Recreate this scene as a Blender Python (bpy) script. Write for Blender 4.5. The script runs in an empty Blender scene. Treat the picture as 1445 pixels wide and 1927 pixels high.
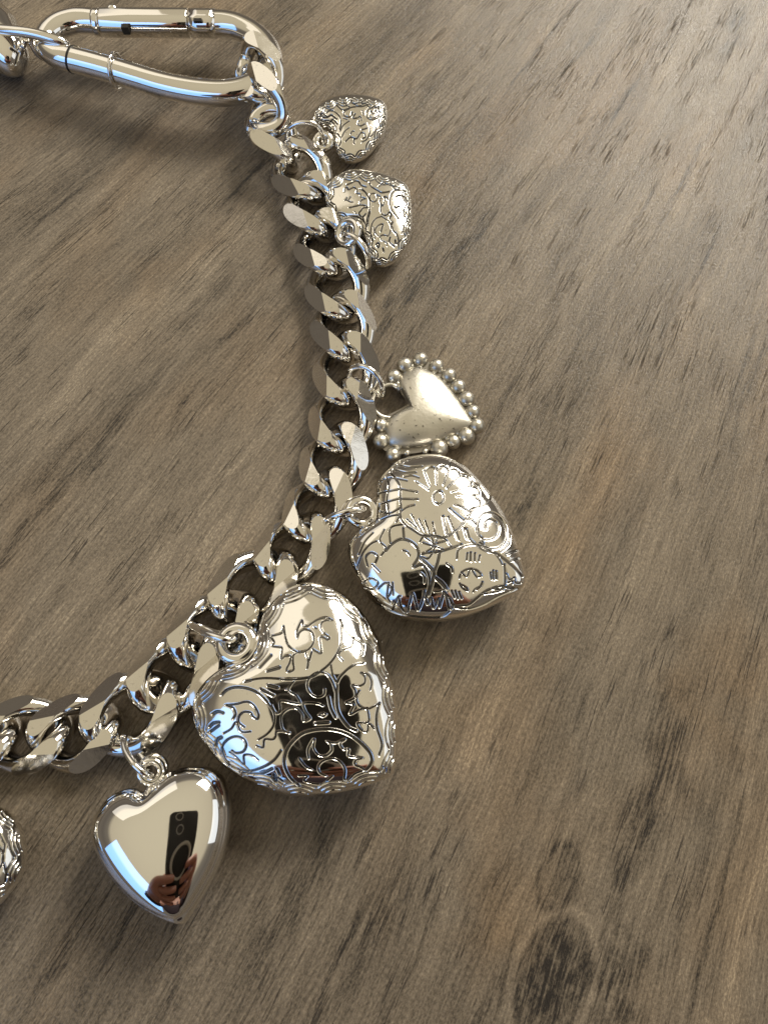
import bpy, bmesh, math, random
import numpy as np
from mathutils import Vector, Matrix, Euler
random.seed(7); np.random.seed(7)
U = 0.01                      # everything below is written in centimetres, built in metres
SC = bpy.context.scene
COL = SC.collection

# ---------------------------------------------------------------- camera
F, CX, CY, TH, D = 1500.0, 722.5, 963.5, math.radians(17), 14.56
cam_d = bpy.data.cameras.new('camera'); cam = bpy.data.objects.new('camera', cam_d); COL.objects.link(cam)
CAMP = Vector((0, -D*math.sin(TH), D*math.cos(TH)))
cam.location = CAMP*U; cam.rotation_euler = (TH, 0, 0)
cam_d.sensor_fit = 'HORIZONTAL'; cam_d.sensor_width = 36; cam_d.lens = 36*F/1445.0
cam_d.clip_start = 0.002; cam_d.clip_end = 50
cam_d.dof.use_dof = True; cam_d.dof.focus_distance = 0.139; cam_d.dof.aperture_fstop = 70
SC.camera = cam

# ---------------------------------------------------------------- room light (indoors, by daylight through windows)
W = bpy.data.worlds.new('World'); SC.world = W; W.use_nodes = True
nt = W.node_tree; nt.nodes.clear()
tc = nt.nodes.new('ShaderNodeTexCoord'); sp = nt.nodes.new('ShaderNodeSeparateXYZ')
rp = nt.nodes.new('ShaderNodeValToRGB'); bg = nt.nodes.new('ShaderNodeBackground'); wo = nt.nodes.new('ShaderNodeOutputWorld')
nt.links.new(tc.outputs['Generated'], sp.inputs[0]); nt.links.new(sp.outputs['Z'], rp.inputs[0])
nt.links.new(rp.outputs[0], bg.inputs[0]); nt.links.new(bg.outputs[0], wo.inputs[0])
e = rp.color_ramp.elements
e[0].position = 0.0; e[0].color = (.10, .08, .065, 1)
e[1].position = 1.0; e[1].color = (.64, .56, .395, 1)
for p_, c_ in ((.10, (.16, .135, .105, 1)), (.30, (.13, .11, .088, 1)), (.48, (.19, .163, .125, 1)), (.58, (.54, .465, .33, 1))):
    n = e.new(p_); n.color = c_
bg.inputs[1].default_value = 1.0

def area(name, direction, dist, w, h, col, power, label_only=None):
    l = bpy.data.lights.new(name, 'AREA'); l.shape = 'RECTANGLE'; l.size = w; l.size_y = h
    l.color = col; l.energy = power
    o = bpy.data.objects.new(name, l); COL.objects.link(o)
    v = Vector(direction).normalized(); o.location = v*dist
    o.rotation_euler = v.to_track_quat('Z', 'Y').to_euler()
    return o
area('far_window_light', (.60, .90, .74), 1.5, .58, .48, (1, .955, .86), 27.0)
area('near_window_light', (-.66, -.74, .52), 1.3, 1.1, .85, (.20, .47, 1), 5.0)
area('left_window_light', (-.75, .80, .85), 1.7, 1.3, 1.0, (1, .93, .82), 2.6)
area('right_window_light', (.97, -.05, .42), 1.5, 1.0, .6, (.92, .97, 1), 1.7)
SC.view_settings.view_transform = 'Standard'; SC.view_settings.look = 'None'; SC.view_settings.exposure = 0; SC.view_settings.gamma = 1

# ---------------------------------------------------------------- helpers
def P(px, py, z=0.0):
    """table-space point (cm) under photo pixel px,py at height z"""
    u, v = (px-CX)/F, (CY-py)/F
    d = Vector((u, v*math.cos(TH)+math.sin(TH), v*math.sin(TH)-math.cos(TH)))
    t = (z-CAMP.z)/d.z
    return CAMP + d*t
def scale_at(px, py, z=0.0):
    return (P(px+1, py, z)-P(px, py, z)).length
def project(X, Y, Z):
    x = X-CAMP.x; y = Y-CAMP.y; z = Z-CAMP.z
    yc = y*math.cos(TH)+z*math.sin(TH); zc = -y*math.sin(TH)+z*math.cos(TH)
    return CX+F*x/(-zc), CY-F*yc/(-zc)

def new_mat(name):
    m = bpy.data.materials.new(name); m.use_nodes = True
    n = m.node_tree; b = n.nodes['Principled BSDF']
    return m, n, b
def N(n, t, **kw):
    x = n.nodes.new(t)
    for k, v in kw.items(): setattr(x, k, v)
    return x
def mth(n, op, a, b=None):
    x = n.nodes.new('ShaderNodeMath'); x.operation = op
    for i, v in enumerate((a, b)):
        if v is None: continue
        if isinstance(v, (int, float)): x.inputs[i].default_value = v
        else: n.links.new(v, x.inputs[i])
    return x.outputs[0]

def metal(name, col, rough, bump=0.0, bscale=900, patina_shade=False, rvar=.04, wear=0.0, scratch=0.0):
    m, n, b = new_mat(name)
    b.inputs['Metallic'].default_value = 1.0
    tc = N(n, 'ShaderNodeTexCoord')
    nz = N(n, 'ShaderNodeTexNoise'); nz.inputs['Scale'].default_value = 260; nz.inputs['Detail'].default_value = 5
    n.links.new(tc.outputs['Object'], nz.inputs['Vector'])
    r = mth(n, 'MULTIPLY_ADD', nz.outputs[0], rvar*2); n.nodes[-1].inputs[2].default_value = rough-rvar
    base = N(n, 'ShaderNodeMix', data_type='RGBA'); base.inputs[6].default_value = (*col, 1)
    base.inputs[7].default_value = (.035, .031, .028, 1)
    fac = None
    if wear > 0:
        nw = N(n, 'ShaderNodeTexNoise'); nw.inputs['Scale'].default_value = 1500; nw.inputs['Detail'].default_value = 4
        n.links.new(tc.outputs['Object'], nw.inputs['Vector'])
        fac = mth(n, 'MULTIPLY', mth(n, 'GREATER_THAN', nw.outputs[0], .66), wear)
    if patina_shade:
        at = N(n, 'ShaderNodeAttribute', attribute_name='patina_shade')
        pf = at.outputs['Fac']
        fac = pf if fac is None else mth(n, 'MAXIMUM', pf, fac)
        r = mth(n, 'ADD', r, mth(n, 'MULTIPLY', pf, .25))
    if fac is not None: n.links.new(fac, base.inputs[0])
    else: base.inputs[0].default_value = 0
    n.links.new(base.outputs[2], b.inputs['Base Color']); n.links.new(r, b.inputs['Roughness'])
    if bump > 0:
        nb = N(n, 'ShaderNodeTexNoise'); nb.inputs['Scale'].default_value = bscale; nb.inputs['Detail'].default_value = 3
        n.links.new(tc.outputs['Object'], nb.inputs['Vector'])
        bp = N(n, 'ShaderNodeBump'); bp.inputs['Strength'].default_value = bump; bp.inputs['Distance'].default_value = .0001
        hsrc = nb.outputs[0]
        if scratch:
            mp = N(n, 'ShaderNodeMapping'); mp.inputs['Rotation'].default_value = (.3, .2, .7); mp.inputs['Scale'].default_value = (4200, 260, 260)
            ns = N(n, 'ShaderNodeTexNoise'); ns.inputs['Scale'].default_value = 1; ns.inputs['Detail'].default_value = 2
            n.links.new(tc.outputs['Object'], mp.inputs['Vector']); n.links.new(mp.outputs[0], ns.inputs['Vector'])
            hsrc = mth(n, 'ADD', hsrc, mth(n, 'MULTIPLY', ns.outputs[0], scratch))
        n.links.new(hsrc, bp.inputs['Height']); n.links.new(bp.outputs[0], b.inputs['Normal'])
    return m
M_CHROME = metal('polished_silver_metal', (.80, .78, .745), .065, .05, 400, scratch=.08)
M_SMOOTH = metal('mirror_silver_metal', (.86, .85, .83), .05, .025, 250, rvar=.03, scratch=.06)
M_LINK = metal('chain_silver_metal', (.76, .735, .69), .10, .10, 900, wear=.12, scratch=.35)
M_ENGR = metal('engraved_silver_metal', (.83, .81, .77), .07, .07, 500, patina_shade=True, wear=.08)
M_ANT = metal('antiqued_silver_metal', (.74, .715, .66), .16, .16, 1200, patina_shade=True, wear=.35)
M_CAST = metal('cast_satin_silver_metal', (.58, .55, .48), .38, .35, 1500, rvar=.08, wear=.7)
M_CASTD = metal('dark_cast_metal', (.26, .24, .21), .35, .3, 1200, rvar=.06)  # darker cast metal for the plate between the beads
M_DARK, n_, b_ = new_mat('painted_gap_shade'); b_.inputs['Base Color'].default_value = (.03, .028, .025, 1); b_.inputs['Metallic'].default_value = .6; b_.inputs['Roughness'].default_value = .5  # near-black colour standing in for the shade inside slots and grooves

def obj(name, V, Fc, mat, parent=None, origin=None, smooth=True, fsmooth=None, sharp=None):
    """V in cm (world); origin in cm"""
    V = np.asarray(V, dtype=np.float64)
    if origin is None: origin = Vector((0, 0, 0)) if parent is None else parent['_o']
    me = bpy.data.meshes.new(name)
    W_ = (V-np.array(origin))*U
    me.from_pydata(W_.tolist() if len(W_) < 60000 else [tuple(v) for v in W_], [], Fc if isinstance(Fc, list) else Fc.tolist())
    me.polygons.foreach_set('use_smooth', [smooth]*len(me.polygons))
    me.materials.append(mat); me.update()
    o = bpy.data.objects.new(name, me); COL.objects.link(o)
    if parent is None: o.location = Vector(origin)*U
    else: o.parent = ROOTS[parent['_k']]
    return o
ROOTS = {}
def thing(name, label, cat, origin, group=None):
    o = bpy.data.objects.new(name, None); COL.objects.link(o)
    o.empty_display_size = .002
    o.location = Vector(origin)*U; o['label'] = label; o['category'] = cat
    if group: o['group'] = group
    k = len(ROOTS); ROOTS[k] = o
    return {'_o': Vector(origin), '_k': k, 'o': o}
def cat_rom(pts, n=8, closed=False):
    pts = [np.array(p, float) for p in pts]; m = len(pts); out = []
    rng = range(m) if closed else range(m-1)
    for i in rng:
        if closed: a, b, c, d = pts[i-1], pts[i], pts[(i+1) % m], pts[(i+2) % m]
        else: a, b, c, d = pts[max(i-1, 0)], pts[i], pts[i+1], pts[min(i+2, m-1)]
        for k in range(n):
            t = k/n
            out.append(.5*((2*b)+(-a+c)*t+(2*a-5*b+4*c-d)*t*t+(-a+3*b-3*c+d)*t**3))
    if not closed: out.append(pts[-1])
    return np.array(out)
def tube(C, r, closed=False, seg=20, caps=True, prof=None, twist0=None):
    """swept tube; r scalar or array; prof(angle)->radius factor"""
    C = np.asarray(C, float); n = len(C); r = np.broadcast_to(np.asarray(r, float), (n,))
    T = np.roll(C, -1, 0)-np.roll(C, 1, 0) if closed else np.gradient(C, axis=0)
    T /= np.linalg.norm(T, axis=1)[:, None]
    up = np.array([0, 0, 1.0]) if twist0 is None else np.array(twist0, float)
    if abs(T[0] @ up) > .9: up = np.array([0, 1.0, 0])
    Nn = []; v = up-T[0]*(up @ T[0]); v /= np.linalg.norm(v); Nn.append(v)
    for i in range(1, n):
        v = Nn[-1]-T[i]*(Nn[-1] @ T[i]); v /= np.linalg.norm(v); Nn.append(v)
    Nn = np.array(Nn); B = np.cross(T, Nn)
    if closed:   # spread the closing twist
        v = Nn[-1]-T[0]*(Nn[-1] @ T[0]); v /= np.linalg.norm(v)
        ang = math.atan2(v @ B[0], v @ Nn[0])
        a = -ang*np.arange(n)/n
        Nn, B = Nn*np.cos(a)[:, None]+B*np.sin(a)[:, None], -Nn*np.sin(a)[:, None]+B*np.cos(a)[:, None]
    th = np.linspace(0, 2*math.pi, seg, endpoint=False)
    pf = np.ones(seg) if prof is None else np.array([prof(t) for t in th])
    V = C[:, None, :]+r[:, None, None]*(Nn[:, None, :]*(np.cos(th)*pf)[None, :, None]+B[:, None, :]*(np.sin(th)*pf)[None, :, None])
    V = V.reshape(-1, 3); Fc = []
    for i in range(n if closed else n-1):
        a, b = i*seg, ((i+1) % n)*seg
        for k in range(seg):
            k2 = (k+1) % seg; Fc.append((a+k, a+k2, b+k2, b+k))
    if not closed and caps:
        Fc.append(tuple(range(seg-1, -1, -1))); Fc.append(tuple((n-1)*seg+k for k in range(seg)))
    return V, Fc
def merge(*parts):
    V = []; Fc = []; off = 0
    for v, f in parts:
        V.append(np.asarray(v)); Fc += [tuple(i+off for i in q) for q in f]; off += len(v)
    return np.vstack(V), Fc
def ring(center, R, r, normal, seg=14, n=56, start=0, gap=0, squash=1.0, axis=None):
    nrm = Vector(normal).normalized()
    a = Vector(axis) if axis is not None else (Vector((0, 0, 1)) if abs(nrm.z) < .9 else Vector((1, 0, 0)))
    a = (a-nrm*a.dot(nrm)).normalized(); b = nrm.cross(a)
    c = Vector(center)
    if gap:
        ts = [start+gap/2+(2*math.pi-gap)*k/n for k in range(n+1)]
    else: ts = [2*math.pi*k/n for k in range(n)]
    C = [c+a*(R*math.cos(t))+b*(R*squash*math.sin(t)) for t in ts]
    return tube(C, r, closed=not gap, seg=seg, twist0=nrm)
def sphere(c, r, nu=20, nv=12, sc=(1, 1, 1)):
    V = []; Fc = []
    for j in range(nv+1):
        p = math.pi*j/nv
        for i in range(nu):
            t = 2*math.pi*i/nu
            V.append((c[0]+r*sc[0]*math.sin(p)*math.cos(t), c[1]+r*sc[1]*math.sin(p)*math.sin(t), c[2]+r*sc[2]*math.cos(p)))
    for j in range(nv):
        for i in range(nu):
            Fc.append((j*nu+i, (j+1)*nu+i, (j+1)*nu+(i+1) % nu, j*nu+(i+1) % nu))
    return np.array(V), Fc

# ---------------------------------------------------------------- table top
VPx, VPy = 2160, -1400
FAN = P(VPx, VPy)                              # the boards' grain fans out slightly from here
def grain_dir(px, py):
    p = P(px, py); d = (FAN-p); d.z = 0; return d.normalized()
xs = np.concatenate([np.linspace(-90, -10, 9)[:-1], np.linspace(-10, 12, 331), np.linspace(12, 90, 9)[1:]])
ys = np.concatenate([np.linspace(-80, -9, 9)[:-1], np.linspace(-9, 15, 361), np.linspace(15, 100, 9)[1:]])
GX, GY = np.meshgrid(xs, ys); nx, ny = len(xs), len(ys)
# tone of the printed wood figure: (px, py, half length px, half width px, strength)  strength<0 = darker
FIG = [(1290, 330, 120, 5, -.9), (1222, 370, 60, 4, -.5), (900, 430, 120, 14, -.55), (760, 560, 120, 20, -.6), (960, 735, 60, 5, -.5),
       (985, 960, 45, 10, -.8), (580, 1640, 230, 26, -.55), (720, 1700, 200, 12, -.45), (1240, 1430, 170, 44, -.42), (1222, 1540, 150, 26, -.42), (1165, 1680, 120, 14, -.3),
       (1385, 1560, 260, 5, -.5), (1330, 1780, 160, 6, -.6), (1160, 1870, 95, 40, -.75), (1140, 1790, 50, 22, -.4), (1060, 1620, 50, 34, -.35), (1420, 700, 200, 12, -.4),
       (150, 420, 200, 12, -.4), (60, 980, 210, 14, -.55), (230, 780, 130, 12, -.5), (390, 560, 80, 16, -.45), (260, 510, 70, 24, -.2),
       (130, 300, 150, 40, -.25), (480, 40, 160, 30, -.25), (800, 180, 160, 12, -.35), (860, 260, 120, 6, -.5), (1120, 60, 160, 8, -.35), (1385, 60, 90, 18, -.6),
       (330, 1850, 160, 18, -.5), (120, 1800, 140, 14, -.45), (840, 1400, 140, 14, -.3), (700, 1560, 140, 10, -.4), (560, 1180, 60, 8, -.3),
       (930, 1880, 120, 14, -.45), (760, 1850, 160, 8, -.4), (1000, 300, 200, 30, .25), (980, 1560, 200, 40, .2), (150, 640, 200, 60, .22),
       (1180, 1100, 260, 80, .18), (400, 1100, 260, 60, .15), (1330, 1250, 160, 40, .18), (500, 700, 150, 40, .15), (1300, 120, 150, 60, .2), (420, 640, 60, 5, -.8), (345, 760, 45, 4, -.9), (190, 870, 40, 3, -.9), (120, 380, 90, 4, -.8), (470, 330, 60, 4, -.7), (1000, 110, 120, 4, -.7), (1180, 180, 100, 4, -.7), (1330, 480, 60, 4, -.6), (840, 760, 70, 4, -.6), (640, 1800, 120, 5, -.8), (250, 1720, 120, 5, -.8), (1090, 1350, 70, 4, -.5), (1395, 700, 120, 4, -.6), (1010, 880, 60, 4, -.5)]
tone = np.zeros_like(GX); warm = np.zeros_like(GX)
def blob(px, py, L, Wd, s, arr, ang=None):
    p = P(px, py); g = grain_dir(px, py); sc = scale_at(px, py)
    dx, dy = GX-p.x, GY-p.y
    al = (dx*g.x+dy*g.y)/(L*sc); ac = (-dx*g.y+dy*g.x)/(Wd*sc)
    wob = .35*np.sin(al*5+px)+.25*np.sin(al*11+py)
    arr += s*np.exp(-(al**2)*1.2-((ac+wob)**2)*1.1)
for f_ in FIG: blob(*f_, tone)
for (px, py, L, Wd, s) in ((300, 520, 160, 50, .5), (520, 500, 80, 20, .4), (900, 300, 200, 60, .35), (1330, 1330, 200, 90, .7), (1130, 950, 260, 60, .45),
                           (900, 1700, 200, 80, .5), (620, 380, 120, 50, .3), (250, 1150, 200, 30, -.3), (80, 1280, 120, 40, .3), (1200, 500, 200, 80, -.3)):
    blob(px, py, L, Wd, s, warm)
# knot
kp = P(1040, 1845); kg = grain_dir(1040, 1845); ksc = scale_at(1040, 1845)
dx, dy = GX-kp.x, GY-kp.y
kr = np.sqrt(((dx*kg.x+dy*kg.y)/(105*ksc))**2+((-dx*kg.y+dy*kg.x)/(62*ksc))**2)
kang = np.arctan2(dx, dy)
knot = np.exp(-(kr**4)*1.3)*(-.7-.3*np.sin(kr*9+2*np.sin(kang*3))-.3*np.sin(GX*17+2*np.sin(GY*9))*np.sin(GY*13)) - .35*np.exp(-((kr-1.0)/.08)**2) + .45*np.exp(-((kr-1.22)/.10)**2)
tone += knot
kp2 = P(1050, 1650); dx, dy = GX-kp2.x, GY-kp2.y
kr2 = np.sqrt(((dx*kg.x+dy*kg.y)/(62*ksc))**2+((-dx*kg.y+dy*kg.x)/(36*ksc))**2)
tone += -.5*np.exp(-((kr2-1.0)/.13)**2)*(.5+.5*np.sin(kang*2+1))-.2*np.exp(-kr2**4)
me = bpy.data.meshes.new('table_top')
Vt = np.stack([GX.ravel()*U, GY.ravel()*U, np.zeros(nx*ny)], 1)
ii = (np.arange(ny-1)[:, None]*nx+np.arange(nx-1)[None, :]).ravel()
Ft = np.stack([ii, ii+1, ii+nx+1, ii+nx], 1)
me.from_pydata(Vt.tolist(), [], Ft.tolist())
for nm, ar in (('tone', tone), ('warmth', warm)):
    a = me.attributes.new(nm, 'FLOAT', 'POINT'); a.data.foreach_set('value', ar.ravel().astype(np.float32))
table = bpy.data.objects.new('table_top', me); COL.objects.link(table)
table['kind'] = 'structure'; table['label'] = 'grey brown wood grain table top with dark streaks and a knot'

m, n, b = new_mat('wood_grain_laminate'); me.materials.append(m)
geo = N(n, 'ShaderNodeNewGeometry')
sub = N(n, 'ShaderNodeVectorMath', operation='SUBTRACT'); sub.inputs[1].default_value = (FAN.x*U, FAN.y*U, 0)
n.links.new(geo.outputs['Position'], sub.inputs[0])
sx = N(n, 'ShaderNodeSeparateXYZ'); n.links.new(sub.outputs[0], sx.inputs[0])
ang = mth(n, 'ARCTAN2', sx.outputs[0], mth(n, 'MULTIPLY', sx.outputs[1], -1))
ln = N(n, 'ShaderNodeVectorMath', operation='LENGTH'); n.links.new(sub.outputs[0], ln.inputs[0])
R0 = FAN.length
across = mth(n, 'MULTIPLY', ang, R0)                    # cm across the grain
along = mth(n, 'MULTIPLY', ln.outputs['Value'], 100.0)  # cm along it
# slow waviness of the grain
wv = N(n, 'ShaderNodeTexNoise'); wv.inputs['Scale'].default_value = 18; wv.inputs['Detail'].default_value = 2
n.links.new(geo.outputs['Position'], wv.inputs['Vector'])
across = mth(n, 'ADD', across, mth(n, 'MULTIPLY', mth(n, 'SUBTRACT', wv.outputs[0], .5), .5))
def gnoise(sa, sl, detail=4, rough=.6, seed=0.0, dist=0):
    c = N(n, 'ShaderNodeCombineXYZ'); n.links.new(mth(n, 'MULTIPLY', across, sa), c.inputs[0]); n.links.new(mth(n, 'MULTIPLY', along, sl), c.inputs[1]); c.inputs[2].default_value = seed
    t = N(n, 'ShaderNodeTexNoise'); t.inputs['Scale'].default_value = 1; t.inputs['Detail'].default_value = detail; t.inputs['Roughness'].default_value = rough; t.inputs['Distortion'].default_value = dist
    n.links.new(c.outputs[0], t.inputs['Vector']); return t.outputs[0]
def rng(v, a, b_, c=0.0, d=1.0):
    r = N(n, 'ShaderNodeMapRange'); n.links.new(v, r.inputs[0]); r.inputs[1].default_value = a; r.inputs[2].default_value = b_; r.inputs[3].default_value = c; r.inputs[4].default_value = d
    return r.outputs[0]
broad = gnoise(.75, .10, 4, .55, 3, .6)
mid = gnoise(3.6, .35, 5, .65, 9, .4)
fine = gnoise(22, 1.3, 5, .72, 21)
pore = gnoise(36, 1.25, 3, .6, 33)
pmask = gnoise(2.0, .45, 3, .6, 51)
grit_v = gnoise(34, 15, 3, .7, 91)
tn = N(n, 'ShaderNodeAttribute', attribute_name='tone'); wm = N(n, 'ShaderNodeAttribute', attribute_name='warmth')
val = mth(n, 'ADD', mth(n, 'MULTIPLY', mth(n, 'SUBTRACT', broad, .5), 1.7), mth(n, 'MULTIPLY', mth(n, 'SUBTRACT', mid, .5), .75))
val = mth(n, 'ADD', val, mth(n, 'MULTIPLY', mth(n, 'SUBTRACT', rng(fine, .36, .62), .5), .62))
tfac = mth(n, 'MULTIPLY', tn.outputs['Fac'], mth(n, 'ADD', .35, mth(n, 'MULTIPLY', rng(fine, .65, .35), 1.25)))
val = mth(n, 'ADD', val, tfac)
val = mth(n, 'ADD', val, mth(n, 'MULTIPLY', mth(n, 'SUBTRACT', rng(grit_v, .38, .62), .5), .62))
cr = N(n, 'ShaderNodeValToRGB'); n.links.new(rng(val, -1.05, 1.0), cr.inputs[0])
ee = cr.color_ramp.elements
ee[0].position = 0; ee[0].color = (.028, .024, .021, 1); ee[1].position = 1; ee[1].color = (.43, .352, .250, 1)
for p_, c_ in ((.25, (.090, .073, .054, 1)), (.5, (.165, .133, .097, 1)), (.72, (.230, .186, .135, 1))):
    q = ee.new(p_); q.color = c_
wmix = N(n, 'ShaderNodeMix', data_type='RGBA', blend_type='MULTIPLY'); wmix.inputs[7].default_value = (1.07, .96, .84, 1)
wsum = mth(n, 'ADD', mth(n, 'MULTIPLY', wm.outputs['Fac'], 1.0), rng(gnoise(.5, .22, 3, .5, 77), .42, .7, -.3, .6))
wcl = N(n, 'ShaderNodeClamp'); n.links.new(wsum, wcl.inputs[0]); n.links.new(wcl.outputs[0], wmix.inputs[0]); n.links.new(cr.outputs[0], wmix.inputs[6])
pm = mth(n, 'MULTIPLY', rng(pore, .565, .63), rng(pmask, .50, .62))
pmix = N(n, 'ShaderNodeMix', data_type='RGBA'); n.links.new(mth(n, 'MULTIPLY', pm, .75), pmix.inputs[0]); n.links.new(wmix.outputs[2], pmix.inputs[6]); pmix.inputs[7].default_value = (.028, .024, .022, 1)
n.links.new(pmix.outputs[2], b.inputs['Base Color'])
n.links.new(rng(fine, .3, .7, .20, .34), b.inputs['Roughness'])
b.inputs['Specular IOR Level'].default_value = .30
hgt = mth(n, 'ADD', mth(n, 'MULTIPLY', fine, .9), mth(n, 'MULTIPLY', grit_v, .9))
hgt = mth(n, 'SUBTRACT', hgt, mth(n, 'MULTIPLY', pm, 1.1))
bp = N(n, 'ShaderNodeBump'); bp.inputs['Strength'].default_value = .8; bp.inputs['Distance'].default_value = .00014
n.links.new(hgt, bp.inputs['Height']); n.links.new(bp.outputs[0], b.inputs['Normal'])

# ---------------------------------------------------------------- curb chain
def build_link_mesh():
    a, bb, r, T = .620, .505, .172, -math.radians(48)
    n_ = 72; C = []
    for k in range(n_):
        ph = 2*math.pi*k/n_
        x = a*math.cos(ph); s = bb*math.sin(ph)*(1+.06*math.cos(2*ph)); tau = T*x/a
        C.append((x, s*math.cos(tau), s*math.sin(tau)))
    V, Fc = tube(C, r, closed=True, seg=22)
    bm = bmesh.new(); vs = [bm.verts.new(v*U) for v in V]
    for f in Fc: bm.faces.new([vs[i] for i in f])
    for f in bm.faces: f.smooth = True
    bmesh.ops.recalc_face_normals(bm, faces=bm.faces)
    for (nrm, dist) in (((0, 0, 1), .290), ((0, .64, .77), .425), ((0, -.64, .77), .425), ((0, 0, -1), .290), ((0, .64, -.77), .425), ((0, -.64, -.77), .425)):
        nv = Vector(nrm).normalized()
        res = bmesh.ops.bisect_plane(bm, geom=bm.verts[:]+bm.edges[:]+bm.faces[:], dist=1e-7, plane_co=nv*dist*U, plane_no=nv, clear_outer=True)
        ed = [g for g in res['geom_cut'] if isinstance(g, bmesh.types.BMEdge)]
        ed = [x for x in ed if x.is_valid and len(x.link_faces) == 1]
        for x in ed: x.smooth = False
        fr = bmesh.ops.triangle_fill(bm, use_beauty=True, use_dissolve=True, edges=ed, normal=nv)
        for g in fr['geom']:
            if isinstance(g, bmesh.types.BMFace): g.smooth = False
    bmesh.ops.recalc_face_normals(bm, faces=bm.faces)
    me = bpy.data.meshes.new('link'); bm.to_mesh(me); bm.free(); me.materials.append(M_LINK)
    return me
LINK = build_link_mesh()
# centre px, centre py, height cm, roll about the chain axis (deg), pitch lift deg
LK = [(482, 132, .80, 28, 0), (500, 190, .66, 62, 0), (520, 258, .42, -30, 0), (567, 325, .33, 4, 0), (592, 391, .31, -4, 0), (612, 462, .31, 5, 0), (634, 540, .32, 3, 0),
      (646, 617, .31, -3, 0), (651, 697, .33, 5, 0), (644, 783, .32, 8, 0), (628, 866, .32, 6, 0), (600, 950, .33, 12, 0), (553, 1030, .34, 10, 0),
      (480, 1104, .37, 4, 222), (407, 1184, .38, 9, 222), (334, 1264, .40, 8, 222), (250, 1340, .40, -3, 212),
      (143, 1380, .31, 3, 0), (46, 1384, .31, -3, 0), (-52, 1388, .31, 2, 0)]
c0 = P(LK[10][0], LK[10][1], 0)
chain = thing('curb_chain', 'silver curb chain of flat cut links curving from the snap hook to the left edge', 'chain', c0)
cpos = [P(a, b, z) for a, b, z, _, _ in LK]
for i, (px, py, z, roll, lift) in enumerate(LK):
    ax = (cpos[min(i+1, len(LK)-1)]-cpos[max(i-1, 0)]); ax.normalize()
    if lift: ax = Vector((math.cos(math.radians(lift)), math.sin(math.radians(lift)), 0))
    up = Vector((0, 0, 1)); y = up.cross(ax).normalized(); zz = ax.cross(y)
    R = Matrix((ax, y, zz)).transposed().to_4x4() @ Matrix.Rotation(math.radians(roll+random.uniform(-3, 3)), 4, 'X') @ Matrix.Rotation(math.radians(random.uniform(-3, 3)), 4, 'Y')
    o = bpy.data.objects.new('link', LINK); COL.objects.link(o); o.parent = chain['o']
    s = .95 if i == 0 else (1.1 if i in (13, 14, 15, 16) else 1.0)
    o.matrix_local = Matrix.Translation((cpos[i]-c0)*U) @ R @ Matrix.Scale(s, 4)

# ---------------------------------------------------------------- puffed hearts
def outline(pts, org, sc, z):
    """pts traced -> table-space closed curve"""
    return np.array([tuple(P(org[0]+x/sc, org[1]+y/sc, z))[:2] for x, y in pts])
def polar(poly, c, nth):
    d = cat_rom(poly, 10, True)-np.array(c)
    th = np.unwrap(np.arctan2(d[:, 1], d[:, 0])); r = np.hypot(d[:, 0], d[:, 1])
    if th[-1] < th[0]: th = th[::-1]; r = r[::-1]
    th = np.maximum.accumulate(th+np.arange(len(th))*1e-9)
    t = np.linspace(-math.pi, math.pi, nth, endpoint=False)
    base = th[0]; tt = (t-base) % (2*math.pi)+base
    return t, np.interp(tt, np.append(th, th[0]+2*math.pi), np.append(r, r[0]))
def seg_depth(PX, PY, strokes, grid_w):
    """strokes: (pts px, half width px, depth) -> depth field, by nearest distance to the stroke"""
    dep = np.zeros_like(PX)
    for pts, hw, dp in strokes:
        pts = np.asarray(pts, float)
        x0, y0 = pts.min(0)-hw*1.6; x1, y1 = pts.max(0)+hw*1.6
        idx = np.nonzero((PX > x0) & (PX < x1) & (PY > y0) & (PY < y1))
        if len(idx[0]) == 0: continue
        qx, qy = PX[idx], PY[idx]; best = np.full(qx.shape, 1e9)
        for k in range(len(pts)-1):
            ax, ay = pts[k]; bx, by = pts[k+1]; vx, vy = bx-ax, by-ay; L = vx*vx+vy*vy+1e-9
            t = np.clip(((qx-ax)*vx+(qy-ay)*vy)/L, 0, 1)
            best = np.minimum(best, (qx-ax-t*vx)**2+(qy-ay-t*vy)**2)
        u = np.clip(1-np.sqrt(best)/(hw*1.5), 0, 1)
        u = u*u*(3-2*u)
        dep[idx] = np.maximum(dep[idx], dp*np.minimum(u*1.35, 1))
    return dep
def scallops(poly_px, n_, base, gap, bulge, hw, dp, off=0.0, rings_=3):
    """groups of nested arcs along the rim, bulging inward. poly_px closed outline in px"""
    c = poly_px.mean(0); d = np.linalg.norm(np.roll(poly_px, -1, 0)-poly_px, axis=1); s = np.concatenate([[0], np.cumsum(d)]); L = s[-1]
    pp = np.vstack([poly_px, poly_px[:1]])
    at = lambda q: np.array([np.interp(q % L, s, pp[:, 0]), np.interp(q % L, s, pp[:, 1])])
    sgn = None; out = []; w = L/n_
    for k in range(n_):
        mid = (k+off)*w
        for j in range(rings_):
            f = .50+.21*j; arc = []
            for q in np.linspace(-1, 1, 11):
                m_ = mid+q*w*.5*f
                t = at(m_+w*.12)-at(m_-w*.12); t /= np.linalg.norm(t)+1e-9
                nn = np.array([-t[1], t[0]])
                if sgn is None: sgn = 1 if (c-at(m_)) @ nn > 0 else -1
                arc.append(at(m_)+sgn*nn*(base+gap*j+bulge*(.45+.55*j/2)*(1-q*q)))
            out.append((np.array(arc), hw*(.8+.25*j), dp))
    return out
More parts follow.
